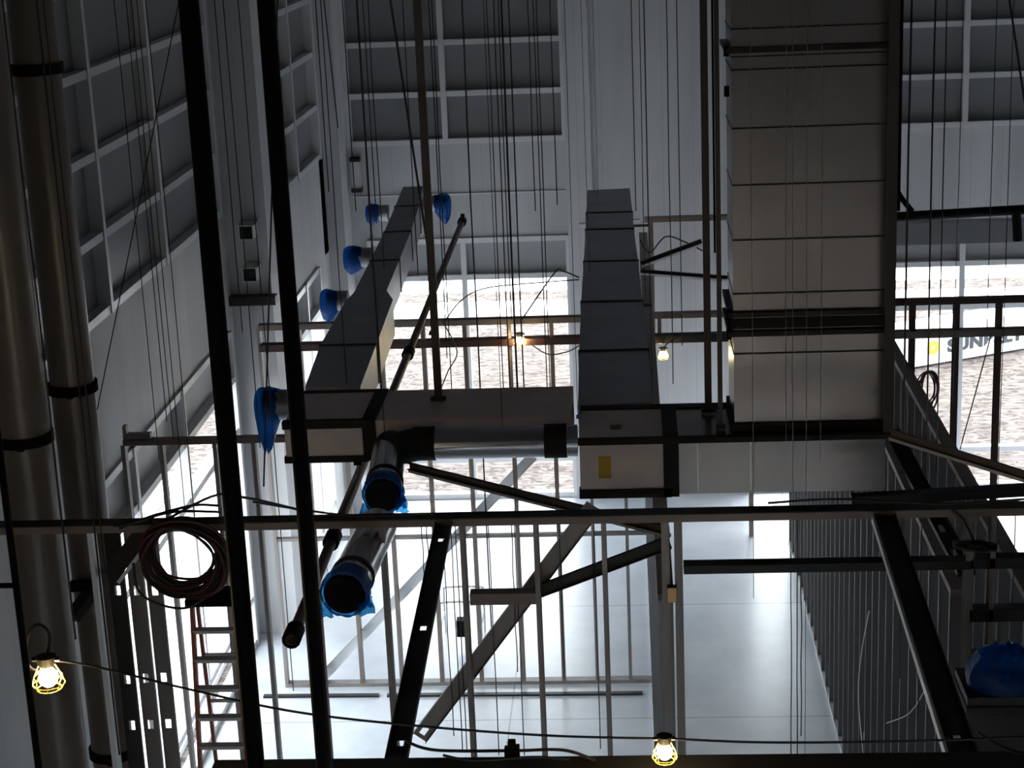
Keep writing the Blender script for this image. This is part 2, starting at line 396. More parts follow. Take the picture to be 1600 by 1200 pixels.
stud_wall('stud wall across the far left room, its long bottom track on the pale floor', (-2.8, YF, 0), tr, st)
for xa_, xb_, lb in ((412, 592, 'short dark track lying on the floor just in front of the far left stud wall'), (605, 1004, 'long dark track lying on the floor just in front of the far left stud wall')):
    a, b = PZ(xa_, 1091 - xa_ * .008, .02), PZ(xb_, 1091 - xb_ * .008, .02)
    tag(MB().bar(a, b, (0, 1, 0), .09, .035).build('loose_track', 'blackmetal'), lb, 'metal track')
# brace of the far wall
a, b = P(832, 712, YF + .2), P(496, 1066, YF + .2)
tag(MB().chan(a, b, (b - a).cross(V((0, 1, 0))), .17, .05).build('diagonal_brace', 'lightsteel'), 'pale diagonal brace slanting down behind the far left studs to the floor', 'brace')  # lit look of the brace put into a paler steel
# F1 right part
st = []
for px in (1428, 1496, 1562): x = P(px, 580, YF).x; st.append(((x, YF, 0), (x, YF, 6.35), .15, (0, 1, 0), .085, 1, [], 'redbrown'))  # red-brown stands in for flare along this wall
x2 = P(1555, 600, YF).x
for k in range(1, 4): st.append(((x2 + k * .64, YF, 0), (x2 + k * .64, YF, 6.35), .15, (0, 1, 0), .06, 1, [], 'redbrown'))
tr = [('top_track', (3.1, YF, 6.34), (8.5, YF, 6.34), (0, 1, 0), .16, .09, 'redbrown'),
      ('header', (3.1, YF - .02, 5.83), (8.5, YF - .02, 5.83), (0, 1, 0), .18, .11, 'track'),
      ('bottom_track', (3.1, YF, .03), (8.5, YF, .03), (0, 1, 0), .16, .06, 'lightsteel')]
stud_wall('flare-tinted red-brown stud wall in front of the right glazing, a hose loop hanging on it', (5.6, YF, 0), tr, st)
t = thing('header_beam', (1.6, YF, ZF2), 'pair of dark header rails spanning the corridor behind the middle duct', 'beam')
MB().bar((.36, YF, ZF2 - .02), (3.0, YF, ZF2 - .02), (0, 1, 0), .2, .12).build('lower_rail', 'blackmetal', t)
MB().bar((.36, YF, ZF - .02), (3.0, YF, ZF - .02), (0, 1, 0), .16, .08).build('upper_rail', 'track', t)
for x in (.44, 2.95): MB().bar((x, YF, ZF2 - .1), (x, YF, ZF), (0, 1, 0), .1, .06).build('end_clip', 'track', t)
# corridor walls
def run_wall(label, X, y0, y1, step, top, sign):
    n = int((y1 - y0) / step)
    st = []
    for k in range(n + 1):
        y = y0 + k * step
        st.append(((X, y, 0), (X, y, top - .03), .15, (1, 0, 0), .045, sign, [(1.2, .12, .05)] if k % 2 else [], 'shadesteel'))
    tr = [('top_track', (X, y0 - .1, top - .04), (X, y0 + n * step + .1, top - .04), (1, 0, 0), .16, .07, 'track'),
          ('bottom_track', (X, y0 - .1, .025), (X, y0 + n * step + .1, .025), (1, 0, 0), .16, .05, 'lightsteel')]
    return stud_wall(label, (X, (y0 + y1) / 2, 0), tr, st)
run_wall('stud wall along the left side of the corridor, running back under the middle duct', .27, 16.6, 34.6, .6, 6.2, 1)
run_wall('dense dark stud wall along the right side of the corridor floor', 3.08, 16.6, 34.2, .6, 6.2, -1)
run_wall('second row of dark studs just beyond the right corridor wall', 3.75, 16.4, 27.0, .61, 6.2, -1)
# cross wall F2 in the left room
YF2 = 22.0; z2 = P(300, 688, YF2).z
st = []
for px in (203, 262, 345, 405, 470): x = P(px, 760, YF2).x; st.append(((x, YF2, 0), (x, YF2, z2 - .03), .12, (0, 1, 0), .05, 1, [], 'steel'))
xl = P(195, 700, YF2).x
tr = [('top_track', (xl, YF2, z2), (P(540, 680, YF2).x, YF2, z2), (0, 1, 0), .14, .07, 'track'),
      ('bottom_track', (xl, YF2, .025), (P(540, 680, YF2).x, YF2, .025), (0, 1, 0), .14, .05, 'track'),
      ('end_clip', (xl + .03, YF2, z2), (xl + .03, YF2, z2 + .22), (0, 1, 0), .1, .05, 'steel'),
      ('end_clip', (xl + .06, YF2, z2 + .08), (xl + .36, YF2, z2 + .08), (0, 1, 0), .1, .07, 'steel')]
stud_wall('short stud wall in the left room behind the cable coil, with an angle clip on its end', (-5.2, YF2, 0), tr, st)
# side wall run, left foreground
st = []
for (px, d, mm) in ((192, 16.25, 'blackmetal'), (222, 16.7, 'steel'), (250, 17.2, 'steel')):
    x = P(px, 1000, d).x
    st.append(((x, d, 0), (x, d, P(px, 812, d).z), .155, (1, 0, 0), .045, 1, [(h, .1, .06) for h in (P(px, 1010, d).z - .4, P(px, 1083, d).z - .4, P(px, 930, d).z)], mm))
t = stud_wall('group of punched studs standing beside the tan pipes at lower left', (-4.9, 16.7, 0), [('bottom_track', (-5.0, 16.2, .02), (-4.75, 17.25, .02), (1, 0, 0), .16, .04, 'track')], st)

# joists running towards the camera and the near beam
def joist(label, a, b, wd, holes=(), m='blackmetal', edge=False):
    t = thing('ceiling_joist', a, label, 'joist')
    MB().chan(a, b, (1, 0, 0), wd, .05, .005, 1, holes).build('web', m, t)
    if edge:
        o = V((-wd / 2 - .012, 0, 0)); MB().bar(V(a) + o, V(b) + o, (1, 0, 0), .022, .07).build('flange', 'lightsteel', t)  # lit channel edge painted as a paler strip
    return t
def hole_at(a, b, py, X):                                  # distance along the joist of a hole seen at picture row py
    best = min(range(400), key=lambda k: abs(proj_y(V(a).lerp(V(b), k / 400)) - py)); return (V(b) - V(a)).length * best / 400
def proj_y(p): c = R.transposed() @ (V(p) - CAM); return 600 + F * c.y / c.z
a, b = (-1.77, 15.75, 7.22), (-1.66, 11.1, 7.22)
joist('black joist with punched holes left of the small header, running towards the viewer', a, b, .155, [(hole_at(a, b, y, 0), .09, .05) for y in (841, 978, 1157)])
a, b = (2.25, 15.72, 7.22), (2.13, 11.1, 7.22)
joist('black joist with a pale edge slanting across the right corridor studs', a, b, .19, [(hole_at(a, b, 1148, 0), .09, .05)], edge=True)
a, b = PZ(1390, 672, 7.2), P(1510, 900, 15.98)
joist('dark joist running back to the corner of the right duct', a, b, .17, [(hole_at(a, b, y, 0), .12, .05) for y in (820, 858)])
t = thing('steel_beam', (1, 10.95, 7.15), 'black beam along the bottom edge of the view, a clamp on top', 'beam')
MB().box((-2.9, 10.9, 7.0), (9, 11.05, 7.24)).build('beam_web', 'black', t)
MB().box((-2.9, 10.84, 7.24), (9, 11.1, 7.26)).build('top_flange', 'blackmetal', t)
cp = P(800, 1172, 10.95); MB().bar(cp + V((0, 0, -.06)), cp + V((0, 0, .07)), (1, 0, 0), .05, .05).bar(cp + V((-.035, 0, -.05)), cp + V((-.035, 0, .02)), (1, 0, 0), .03, .06).bar(cp + V((.035, 0, -.06)), cp + V((.035, 0, .03)), (1, 0, 0), .03, .06).build('beam_clamp', 'black', t)
# upper beam on the right
tag(MB().bar(P(1330, 781, 17.0), P(1640, 763, 17.0), (0, 0, 1), .10, .12).build('steel_angle', 'blackmetal'), 'dark steel angle just above the foreground track at far right', 'beam')

# diagonal braces
def brace(label, p0, p1, wd, m='blackmetal', lip=None, holes=()):
    a, b = V(p0), V(p1)
    t = thing('diagonal_brace', a, label, 'brace')
    wv = (b - a).cross(V((0, 1, 0)))
    MB().chan(a, b, wv, wd, .05, .005, 1, holes).build('web', m, t)
    if lip:
        wv.normalize()
        if wv.z > 0: wv = -wv
        MB().bar(a + wv * (wd / 2 + .02), b + wv * (wd / 2 + .02), wv, .035, .05).build('flange', lip, t)  # lit lower edge of the channel, painted as a paler strip
    return t
brace('long dark brace with a pale lower edge under the round ducts, rising to the left', P(640, 727, 18.2), P(1046, 828, 16.1), .075, 'track', 'lightsteel')
brace('dark brace with a pale lower edge falling away at far right below the hose loop', P(1392, 676, 17.4), P(1640, 753, 16.4), .075, 'track', 'lightsteel')
brace('short black brace between the small header and the corridor post', P(1046, 846, 15.94), P(838, 924, 15.94), .12)
a, b = P(928, 790, 16.02), P(655, 1152, 16.02)
brace('wide grey diagonal brace behind the middle studs, a hole near its foot', a, b, .16, 'steel', None, [((b - a).length * .955, .09, .06)])
brace('short black brace rising left from the leftmost studs behind the cable coil', P(172, 900, 15.93), P(232, 820, 15.93), .16, 'blackmetal', 'lightsteel')
brace('thin steel brace rising right behind the middle duct to the twin struts', P(1001, 411, 27.3), P(1096, 376, 27.3), .06, 'blackmetal', 'lightsteel')
brace('thin steel brace falling right behind the middle duct, below a similar one', P(1001, 423, 27.3), P(1137, 433, 27.3), .05, 'blackmetal', 'lightsteel')
t = thing('door_frame', P(1070, 620, 34.4), 'grey steel frame standing at the far end of the corridor', 'frame')
zt = P(1060, 343, 34.4).z
MB().bar((.3, 34.5, zt), (2.35, 34.5, zt), (0, 1, 0), .12, .1).build('head', 'track', t)
MB().bar((.42, 34.5, 0), (.42, 34.5, zt - .05), (0, 1, 0), .12, .09).build('jamb', 'track', t)
MB().bar((2.3, 34.5, 0), (2.3, 34.5, zt - .05), (0, 1, 0), .12, .09).build('jamb', 'track', t)
MB().bar(P(905, 352, 34.5), P(1000, 345, 34.5), (0, 1, 0), .12, .07).build('side_rail', 'frame', t)

# ------------------------------------------------------------------ ducts
ZT = 7.29
def sections(t, left, right, h, m, joint_w=.05, skip=()):
    """left/right: rows of (x, y) picture points of the top edges, far to near; builds one part per sheet section"""
    L = [PZ(x, y, ZT) for x, y in left]; Rr = [PZ(x, y, ZT) for x, y in right]
    for k in range(len(L) - 1):
        MB().top([L[k + 1], Rr[k + 1], Rr[k], L[k]], h).build('duct_section', m, t)
    for k in range(1, len(L) - 1):
        dv = V((0, joint_w / 2, 0)); e = V((.012, 0, .012))
        MB().top([L[k] - dv + V((-.012, 0, .012)), Rr[k] - dv + e, Rr[k] + dv + e, L[k] + dv + V((-.012, 0, .012))], h + .024).build('joint', 'sealant', t)
# supply duct at left (narrowing away)
t = thing('supply_duct', PZ(560, 460, ZT - .5), 'long dark rectangular duct at left with blue-wrapped outlets along its sides', 'duct')
LD = t
sections(t, [(630, 292), (617, 323), (600, 363), (578, 408), (553, 457)], [(661, 291), (655, 321), (642, 361), (624, 406), (604, 454)], .5, 'duct_grey')
sections(t, [(540, 470), (500, 540), (477, 604)], [(614, 468), (588, 538), (563, 604)], .5, 'duct_grey')
a = [PZ(553, 457, ZT), PZ(604, 454, ZT), PZ(614, 468, ZT), PZ(540, 470, ZT)]
MB().top([a[3], a[2], a[1], a[0]], .5).build('reducer', 'duct_grey', t)
def film_bag(name, base, axis, r, ln, tail, parent, n=22):
    axis = V(axis).normalized(); b = MB(); rs = []
    prof = [(0, .95), (.2, 1.04), (.45, 1.12), (.7, 1.10), (.9, 1.0), (1.0, .8), (1.04, .4), (1.05, .05)]
    for s_, k in prof:
        rr = b.ring(V(base) + axis * (ln * s_), axis, r * k, n, .09)
        for v in rr:
            rel = v.co - (V(base) + axis * (ln * s_))
            if rel.z < -r * .3: v.co.z -= tail * max(0, 1 - abs(s_ - .65) * 1.6) * (.4 + .6 * abs(math.sin(v.co.y * 37 + v.co.x * 23))) * (-rel.z / r)
        rs.append(rr)
    b.loft(rs)
    return b.build(name, 'film', parent, True)
def outlet(parent, base, axis, r, ln, tail, bag):
    b = MB(); axis = V(axis)
    b.tube([V(base), V(base) + axis * ln], r, 20)
    c = b.build('branch_collar', 'duct_grey', parent, True)
    film_bag('plastic_wrap', V(base) + axis * (ln * .45), axis, r * 1.05, bag, tail, c)
for (x, y, zc, r, ln, tail, bag, sx) in ((603, 333, 7.05, .15, .32, .05, .26, -1), (577, 402, 7.05, .16, .34, .10, .30, -1), (540, 470, 7.05, .15, .30, .18, .27, -1), (452, 632, 7.05, .18, .34, .45, .28, -1)):
    # stand on the side of the duct
    p = PZ(x, y, zc); p.x += .04 * -sx
    outlet(LD, p, (sx, 0, 0), r, ln, tail, bag)
p = PZ(662, 318, 7.05); outlet(LD, p, (1, 0, 0), .15, .45, .28, .30)
# left header box duct
xa, xb, xc = P(443, 655, 18.9).x, P(572, 655, 18.9).x, -.68
t = thing('header_duct', (-2.2, 19.5, 6.85), 'dark rectangular cross duct between the left duct and the middle duct', 'duct')
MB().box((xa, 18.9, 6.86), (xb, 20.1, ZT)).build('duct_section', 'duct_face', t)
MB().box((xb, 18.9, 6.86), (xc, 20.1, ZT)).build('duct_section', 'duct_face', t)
MB().box((xb - .05, 18.88, 6.84), (xb + .10, 20.12, ZT + .02)).build('joint', 'sealant', t)
MB().box((xa - .02, 18.87, ZT - .07), (xb, 18.95, ZT + .02)).build('sealant_edge', 'sealant', t)
MB().box((xa - .02, 18.87, 6.83), (xb, 18.95, 6.90)).build('sealant_edge', 'sealant', t)
MB().box((xa, 20.05, ZT - .02), (xb, 20.13, ZT + .015)).build('sealant_edge', 'sealant', t)
# round spiral cross duct, elbow and nearest open branch
rz, ry, rr_ = 7.13, 18.54, .172
xe = P(645, 680, ry).x
t = thing('round_duct', (-1.5, ry, rz), 'silver round duct lying across before the dark cross duct, blue film at its upper mouth', 'duct')
MB().tube([(xe + .2, ry, rz), (-.6, ry, rz)], rr_, 28).build('duct_section', 'round', t, True)
for x in (xe + .12, P(868, 680, ry).x):
    MB().tube([(x - .12, ry, rz), (x + .12, ry, rz)], rr_ + .012, 28).build('joint', 'sealant', t, True)
eb = PZ(612, 690, 7.06)
MB().tube(arc([(xe + .22, ry, rz), (xe + .05, ry - .01, rz), (eb.x + .10, ry - .10, rz - .02), (eb.x + .01, eb.y - .18, 7.06)], 6), rr_ + .006, 24).build('elbow', 'sealant', t, True)
def open_branch(parent, far, near, r, name='open_branch'):
    far, near = V(far), V(near); ax = (near - far).normalized()
    b = MB(); o1 = b.ring(far, ax, r, 32); o2 = b.ring(near, ax, r, 32); i2 = b.ring(near, ax, r * .96, 32); i1 = b.ring(near - ax * .35, ax, r * .95, 32)
    b.loft([o1, o2, i2, i1]); b.bm.faces.new(i1); b.bm.faces.new(o1[::-1])
    c = b.build(name, 'round', parent, True)
    m_ = near - ax * .42
    MB().tube([m_, m_ + ax * .045], r + .014, 28).build('joint', 'sealant', c, True)
    # dark film stretched over the mouth
    b = MB(); q1 = b.ring(near + ax * .004, ax, r * 1.0, 30); q2 = b.ring(near + ax * .03, ax, r * .92, 30); q3 = b.ring(near + ax * .02, ax, r * .45, 30, .06); q4 = b.ring(near + ax * .028, ax, r * .05, 30)
    b.loft([q1, q2, q3, q4]); b.bm.faces.new(q4); b.build('mouth_cover', 'void_gloss', c, True)
    # blue wrap round the end
    b = MB(); rs = []
    for s_, k in ((-.26, 1.03), (-.2, 1.10), (-.1, 1.16), (-.03, 1.2), (.015, 1.14), (.02, 1.02)):
        rs.append(b.ring(near + ax * s_, ax, r * k, 36, .05))
    b.loft(rs)
    # loose tails
    u = V((1, 0, 0)); 
    for (du, dz, w_, h_) in ((1.05, -.55, .16, .16), (1.0, -.15, .13, .2), (-.95, -.75, .16, .14)):
        c0 = near + V((du * r, -.02, dz * r))
        grid = [[b.bm.verts.new(c0 + V(((i - 2) / 2 * w_ * .5 * (1 - .12 * j) + random.uniform(-.012, .012), random.uniform(-.04, .04), (j - 2) / 2 * h_ * .5 + random.uniform(-.012, .012)))) for i in range(5)] for j in range(5)]
        for j in range(4):
            for i in range(4): b.bm.faces.new((grid[j][i], grid[j][i + 1], grid[j + 1][i + 1], grid[j + 1][i]))
    b.build('plastic_wrap', 'film', c, True)
    return c
M['void_gloss'] = mat('dark stretched film', (.002, .002, .003), .2, 0, None, (6, .5), .05)
open_branch(t, PZ(609, 701, 7.06), PZ(598, 774, 7.04), .18)
MB().tube([(eb.x, eb.y - .5, 7.05 + .18), (eb.x, eb.y - .5, CEIL)], .004, 5).build('hanger_rod', 'wire', t)
MB().tube([(-1.4, ry, rz + rr_), (-1.4, ry, CEIL)], .004, 5).build('hanger_rod', 'wire', t)
t = thing('round_duct', PZ(560, 880, 7.0), 'silver round duct poking under the foreground track, blue film round its dark mouth', 'duct')
open_branch(t, PZ(590, 822, 7.0), PZ(538, 928, 7.0), .185)
# middle duct
t = thing('supply_duct', PZ(950, 460, ZT - .5), 'dark rectangular duct running straight back in the middle, left of the twin struts', 'duct')
sections(t, [(918, 297), (916, 333), (915, 359), (912, 409), (908, 472), (905, 549), (903, 634)], [(984, 294), (988, 331), (990, 357), (997, 407), (1004, 470), (1013, 546), (1020, 628)], .5, 'duct_grey', .06)
for yy in (20.6, 26.2, 32.4):
    for sx in (-.47, .47):
        xx = -.2 + sx * .94 + (.01 * yy - .22)
        MB().tube([(xx, yy, ZT - .5), (xx, yy, CEIL)], .004, 5).build('hanger_rod', 'wire', t)
    MB().bar((-.2 - .46 + .01 * yy - .22, yy, ZT - .52), (-.2 + .46 + .01 * yy - .22, yy, ZT - .52), (0, 1, 0), .04, .04).build('trapeze_bar', 'blackmetal', t)
# right header: elbow box + box under the riser
xA, xB, xC = P(905, 690, 18).x, P(1048, 690, 18).x, P(1383, 690, 18).x
t = thing('header_duct', (.9, 18.5, 6.68), 'wide box duct at right centre with a yellow label and black sealed joints', 'duct')
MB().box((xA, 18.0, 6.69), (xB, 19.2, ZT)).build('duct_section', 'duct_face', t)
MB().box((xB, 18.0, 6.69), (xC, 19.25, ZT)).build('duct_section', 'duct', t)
MB().box((xB - .08, 17.975, 6.67), (xB + .08, 19.22, ZT + .02)).build('joint', 'sealant', t)
MB().box((xA - .015, 17.97, ZT - .04), (xC, 18.06, ZT + .018)).build('sealant_edge', 'sealant', t)
MB().box((xA - .015, 17.975, 6.665), (xB, 18.1, 6.76)).build('sealant_edge', 'sealant', t)
MB().box((xA - .012, 19.1, ZT - .04), (xC, 19.24, ZT + .018)).build('sealant_edge', 'sealant', t)
for px in (1090, 1173):
    x = P(px, 720, 18).x; MB().box((x - .008, 17.985, 6.72), (x + .008, 18.0, ZT - .05)).build('standing_seam', 'lightsteel', t)
a = P(935, 714, 17.995); b = P(955, 747, 17.995)
MB().box((a.x, 17.99, b.z), (b.x, 18.0, a.z)).build('yellow_label', 'yellowtag', t)
c = PZ(962, 667, ZT + .004); MB().box((c.x - .06, c.y - .07, ZT), (c.x + .06, c.y + .07, ZT + .006)).build('brown_label', 'brownlabel', t)
# riser
rx0, rx1, ry0, ry1 = P(1146, 480, 18.2).x, P(1383, 480, 18.2).x, 18.2, 19.2
t = thing('duct_riser', ((rx0 + rx1) / 2, 18.7, ZT + .03), 'huge galvanised vertical duct riser filling the upper right', 'duct')
def zrow(py): return P(1260, py, ry0).z
rows = [660, 549, 522, 484, 455, 371, 285, 196, 104, 84, 40, -60, -160]
zs = [ZT + .03] + [zrow(y) for y in rows[1:-1]] + [CEIL]
for k in range(len(zs) - 1):
    MB().box((rx0, ry0, zs[k]), (rx1, ry1, zs[k + 1] - .012)).build('duct_section', 'duct', t)
for py in (549, 455, 371, 285, 196, 104, 40):
    z = zrow(py); MB().box((rx0 - .006, ry0 - .012, z - .014), (rx1 + .006, ry1 + .01, z)).build('seam', 'blackmetal', t)
for py, hg in ((488, .05), (518, .05), (75, .045)):
    z = zrow(py); MB().box((rx0 - .06, ry0 - .06, z - hg / 2), (rx1 + .06, ry1 + .05, z + hg / 2)).build('flange', 'blackmetal', t)
z = zrow(503); MB().box((rx0 - .02, ry0 - .03, z - .05), (rx1 + .02, ry1 + .02, z + .05)).build('sealant_band', 'sealant', t)
z = ZT + .05; MB().box((rx0 - .03, ry0 - .04, ZT + .02), (rx1 + .03, ry1 + .02, z + .05)).build('sealant_band', 'sealant', t)
for py in (488, 518, 75, 138):
    for x in (rx0 - .05, rx1 + .05):
        z = zrow(py); MB().bar((x, ry0 - .02, z - .05), (x, ry0 - .02, z + .05), (1, 0, 0), .05, .07).build('corner_bolt', 'black', t)
# far black pipe with hangers
t = thing('black_pipe', P(1500, 332, 33), 'thick black horizontal pipe with a drop pipe, in front of the upper right wall', 'pipe')
MB().tube([P(1382, 340, 33), P(1660, 324, 33)], .09, 16).build('pipe_run', 'black', t, True)
MB().tube([P(1588, 330, 32.95), P(1590, 376, 32.95)], .085, 16).build('drop_pipe', 'black', t, True)
MB().tube(arc([P(1393, 262, 33), P(1403, 300, 33), P(1425, 330, 33)], 8), .05, 12).build('elbow', 'black', t, True)
tag(MB().box((P(1384, 350, 34).x, 34.0, P(1500, 381, 34).z), (9.5, 34.3, P(1500, 347, 34).z)).build('soffit_panel', 'spandrel'), 'grey soffit panel hanging below the black pipe at upper right', 'panel')

# ------------------------------------------------------------------ pipes, poles, struts
def vpipe(label, px, d, r, couplings, m, z0=0.0, name='vertical_pipe', n=28):
    p = P(px, 600, d); t = thing(name, (p.x, p.y, z0), label, 'pipe')
    MB().tube([(p.x, p.y, z0), (p.x, p.y, CEIL)], r, n).build('pipe_body', m, t, True)
    for y in couplings:
        z = P(px, y, d).z
        c = MB().tube([(p.x, p.y, z - .05), (p.x, p.y, z + .05)], r + .03, n)
        c.box((p.x + r * .1, p.y - r - .07, z - .05), (p.x + r * .35, p.y - r + .02, z + .03)); c.build('coupling', 'black', t, True)
    return t
vpipe('fat tan pipe at the left edge with one black coupling', 28, 16.6, .255, (683, 1230), 'tan')
vpipe('tan pipe with three black couplings, right of the fatter pipe', 113, 17.6, .225, (105, 604, 1172), 'tan')
vpipe('black vertical pole in the left foreground, left of a similar thinner pole', 347, 9.5, .054, (), 'black', 0, 'black_pole')
vpipe('black vertical pole crossing the blue wrap, thinner of the two foreground poles', 461, 9.6, .047, (), 'black', 0, 'black_pole')
p = P(3, 735, 9.2)
t = thing('black_pole', (p.x, p.y, 0), 'slim black pole at the lower left corner with a short crossbar', 'pipe')
MB().tube([(p.x, p.y, 0), (p.x, p.y, CEIL)], .02, 14).build('pipe_body', 'black', t, True)
q = P(13, 915, 9.2); MB().tube([q - V((.2, 0, 0)), q + V((.05, 0, 0))], .016, 10).build('crossbar', 'black', t, True)
# pipe bracket
t = thing('pipe_bracket', P(130, 918, 16.8), 'black angle bracket clamped across the second tan pipe at lower left', 'bracket')
MB().bar(P(110, 916, 17.28), P(158, 912, 17.28), (0, 0, 1), .09, .12).build('cross_arm', 'black', t)
MB().bar(P(150, 915, 17.3), P(112, 966, 17.0), (0, 0, 1), .1, .14).build('diagonal_arm', 'blackmetal', t)
# sprinkler pipe running back
t = thing('sprinkler_pipe', PZ(620, 535, 6.6), 'red-brown sprinkler pipe running back on a slant between the left and middle ducts', 'pipe')
a, b = PZ(455, 1000, 6.6), PZ(723, 344, 6.6)
MB().tube([a, b], .055, 14).build('pipe_body', 'redbrown', t, True)
for k in (.0, .12, .49, .985): p = a.lerp(b, k); q = a.lerp(b, k + .012); MB().tube([p, q], .085, 14).build('coupling', 'black', t, True)
MB().tube([b, b + V((0, 0, .12))], .04, 10).build('end_fitting', 'black', t, True)
# strut hangers
def strut(label, px0, px1, y1, d, wd, m='strut', y_off=0, foot=True):
    p = P(px1, y1, d); p.z = max(p.z, ZT + .035); t = thing('strut_hanger', (p.x, p.y, p.z), label, 'hanger')
    MB().chan((p.x, p.y, p.z), (p.x, p.y, CEIL), (1, 0, 0), wd, wd * .6, .006, 1).build('channel', m, t)
    if foot: MB().bar((p.x - wd, p.y, p.z), (p.x + wd, p.y, p.z), (0, 1, 0), .1, .03).build('foot_plate', 'blackmetal', t)
    return t
strut('brown strut hanger in front of the left back window, reaching down to the cross duct', 655, 686, 643, 19.6, .085)
strut('dark strut hanger close beside the brown one left of centre', 661, 677, 520, 19.9, .045, 'blackmetal')
strut('left one of the twin brown struts between the middle duct and the riser', 1097, 1107, 648, 18.9, .075)
strut('right one of the twin brown struts, nearest the riser', 1118, 1126, 676, 18.3, .05)
strut('thin black strut between the twin brown struts', 1108, 1117, 395, 19.2, .022, 'black', foot=False)
strut('tall grey post beside the right side of the riser', 1392, 1388, 690, 17.9, .10)
strut('black post right of the riser, one of the hanger bundle there', 1413, 1402, 330, 19.0, .06, 'black', foot=False)

# ------------------------------------------------------------------ hanger wires
SETS = []
def wires(prefix, where, d, r, items, m='wire', group=None, ztop=CEIL):
    """items: (x, y_top_ref, y_bottom); a plumb wire through (x, y_ref) ending at y_bottom"""
    items = sorted(items)
    n = len(items)
    for k, it in enumerate(items):
        x, yr, yb = it[:3]; rad = it[3] if len(it) > 3 else r; dd = it[4] if len(it) > 4 else d
        top = P(x, yr, dd); zb = P(x, yb, dd).z
        pts = [(top.x, top.y, ztop)] + [(top.x + random.uniform(-.006, .006), top.y, ztop + (zb - ztop) * j / 6) for j in range(1, 6)] + [(top.x, top.y, zb)]
        o = MB().tube(pts, rad, 6).build('hanger_wire', m)
        lab = '%s %s, %s from the left' % (prefix, where, NUM[k]) if n > 1 else '%s %s' % (prefix, where)
        tag(o, lab, 'wire', group or where)
T = .006
wires('thin dark hanger wire', 'in front of the left back window', 20.5, T,
      [(538, 50, 330), (557, 0, 720, .008), (570, 50, 350), (578, 60, 420), (632, 50, 430), (669, 0, 560), (674, 0, 620),
       (721, 0, 1000, .009), (760, 0, 690), (771, 0, 640, .007), (778, 0, 500), (783, 0, 612, .012), (794, 0, 640, .008), (828, 100, 330), (836, 100, 620), (842, 120, 640), (863, 100, 320)])
wires('thin dark hanger wire', 'in front of the blank white back wall', 22, T, [(986, 0, 330), (998, 0, 470, .005), (1041, 0, 600), (1057, 0, 540)])
wires('black hanger wire', 'in front of the upper right windows', 20, .007, [(1424, 0, 930, .012), (1462, 0, 760, .010), (1480, 0, 740), (1558, 0, 520, .005), (1500, 200, 640, .004), (1576, 260, 900, .005)])
wires('pale hanger wire', 'hanging in front of the tall riser', 16.9, .0035, [(1228, 300, 690), (1239, 300, 780), (1260, 300, 1180), (1282, 600, 720), (1176, 700, 935)], 'steel')
wires('thin wire', 'crossing the left wall windows', 19, .005, [(178, 0, 720), (205, 0, 690), (213, 0, 800), (226, 300, 660), (256, 300, 810)])
wires('black cable', 'running down the front of the tan pipes', 15.0, .009, [(38, 300, 1000), (100, 300, 890, .006), (123, 600, 1180)], 'cable')
wires('thin wire', 'hanging in the opening beside the left corner', 20, .006, [(352, 200, 520), (395, 560, 700), (428, 700, 1080), (500, 100, 300), (512, 160, 600)])
wires('thin wire', 'hanging against the pale floor between the middle studs', 15.8, .005, [(588, 700, 1180), (660, 850, 960), (668, 850, 950), (697, 930, 1150), (706, 860, 1175), (713, 860, 1175), (764, 850, 1180), (800, 850, 1050), (805, 850, 1180), (874, 850, 1060), (930, 900, 1170)], ztop=ZN - .04)
wires('thin wire', 'hanging over the corridor floor', 15.8, .005, [(1236, 900, 1180), (1252, 900, 1150), (1246, 1000, 1180)], ztop=ZN - .04)
wires('thin wire', 'among the dark right corridor studs', 15.85, .005, [(1412, 700, 1060), (1440, 860, 1120), (1588, 760, 1060)], ztop=ZN - .04)
# slanted guy wires
def guy(label, a, b, r=.008, m='wire', up=True):
    a = V(a); b = V(b)
    if up: a = b + (a - b) * ((CEIL - b.z) / (a.z - b.z))
    return tag(MB().tube([a, V(a).lerp(V(b), .5) + V((0, 0, -.01)), b], r, 6).build('guy_wire', m), label, 'wire')
guy('black guy wire slanting right across the left back window', P(607, -20, 20), P(668, 385, 20), .013)
guy('long guy wire slanting left across the left wall windows', P(284, -20, 19), P(152, 640, 17.4), .006, up=False)
guy('black guy wire slanting right at the upper right corner', P(1576, -10, 19), P(1610, 220, 19), .012)
guy('thin guy wire slanting beside the left corner column', P(505, -10, 24), P(528, 200, 24), .008)
guy('dark wire slanting left beside the large pole near the first blue wrap', P(424, 330, 19), P(412, 760, 19), .010)
guy('slanting grey wire in front of the right glazing', P(1549, 522, 27.64), P(1500, 702, 27.64), .010, up=False)
#guy('shorter in front of the far right glazing', P(1551, 620, 24), P(1535, 703, 24), .006)
#guy('wire floor beside the corridor post', P(1085, 800, 15.9), P(1072, 880, 15.9), .006)

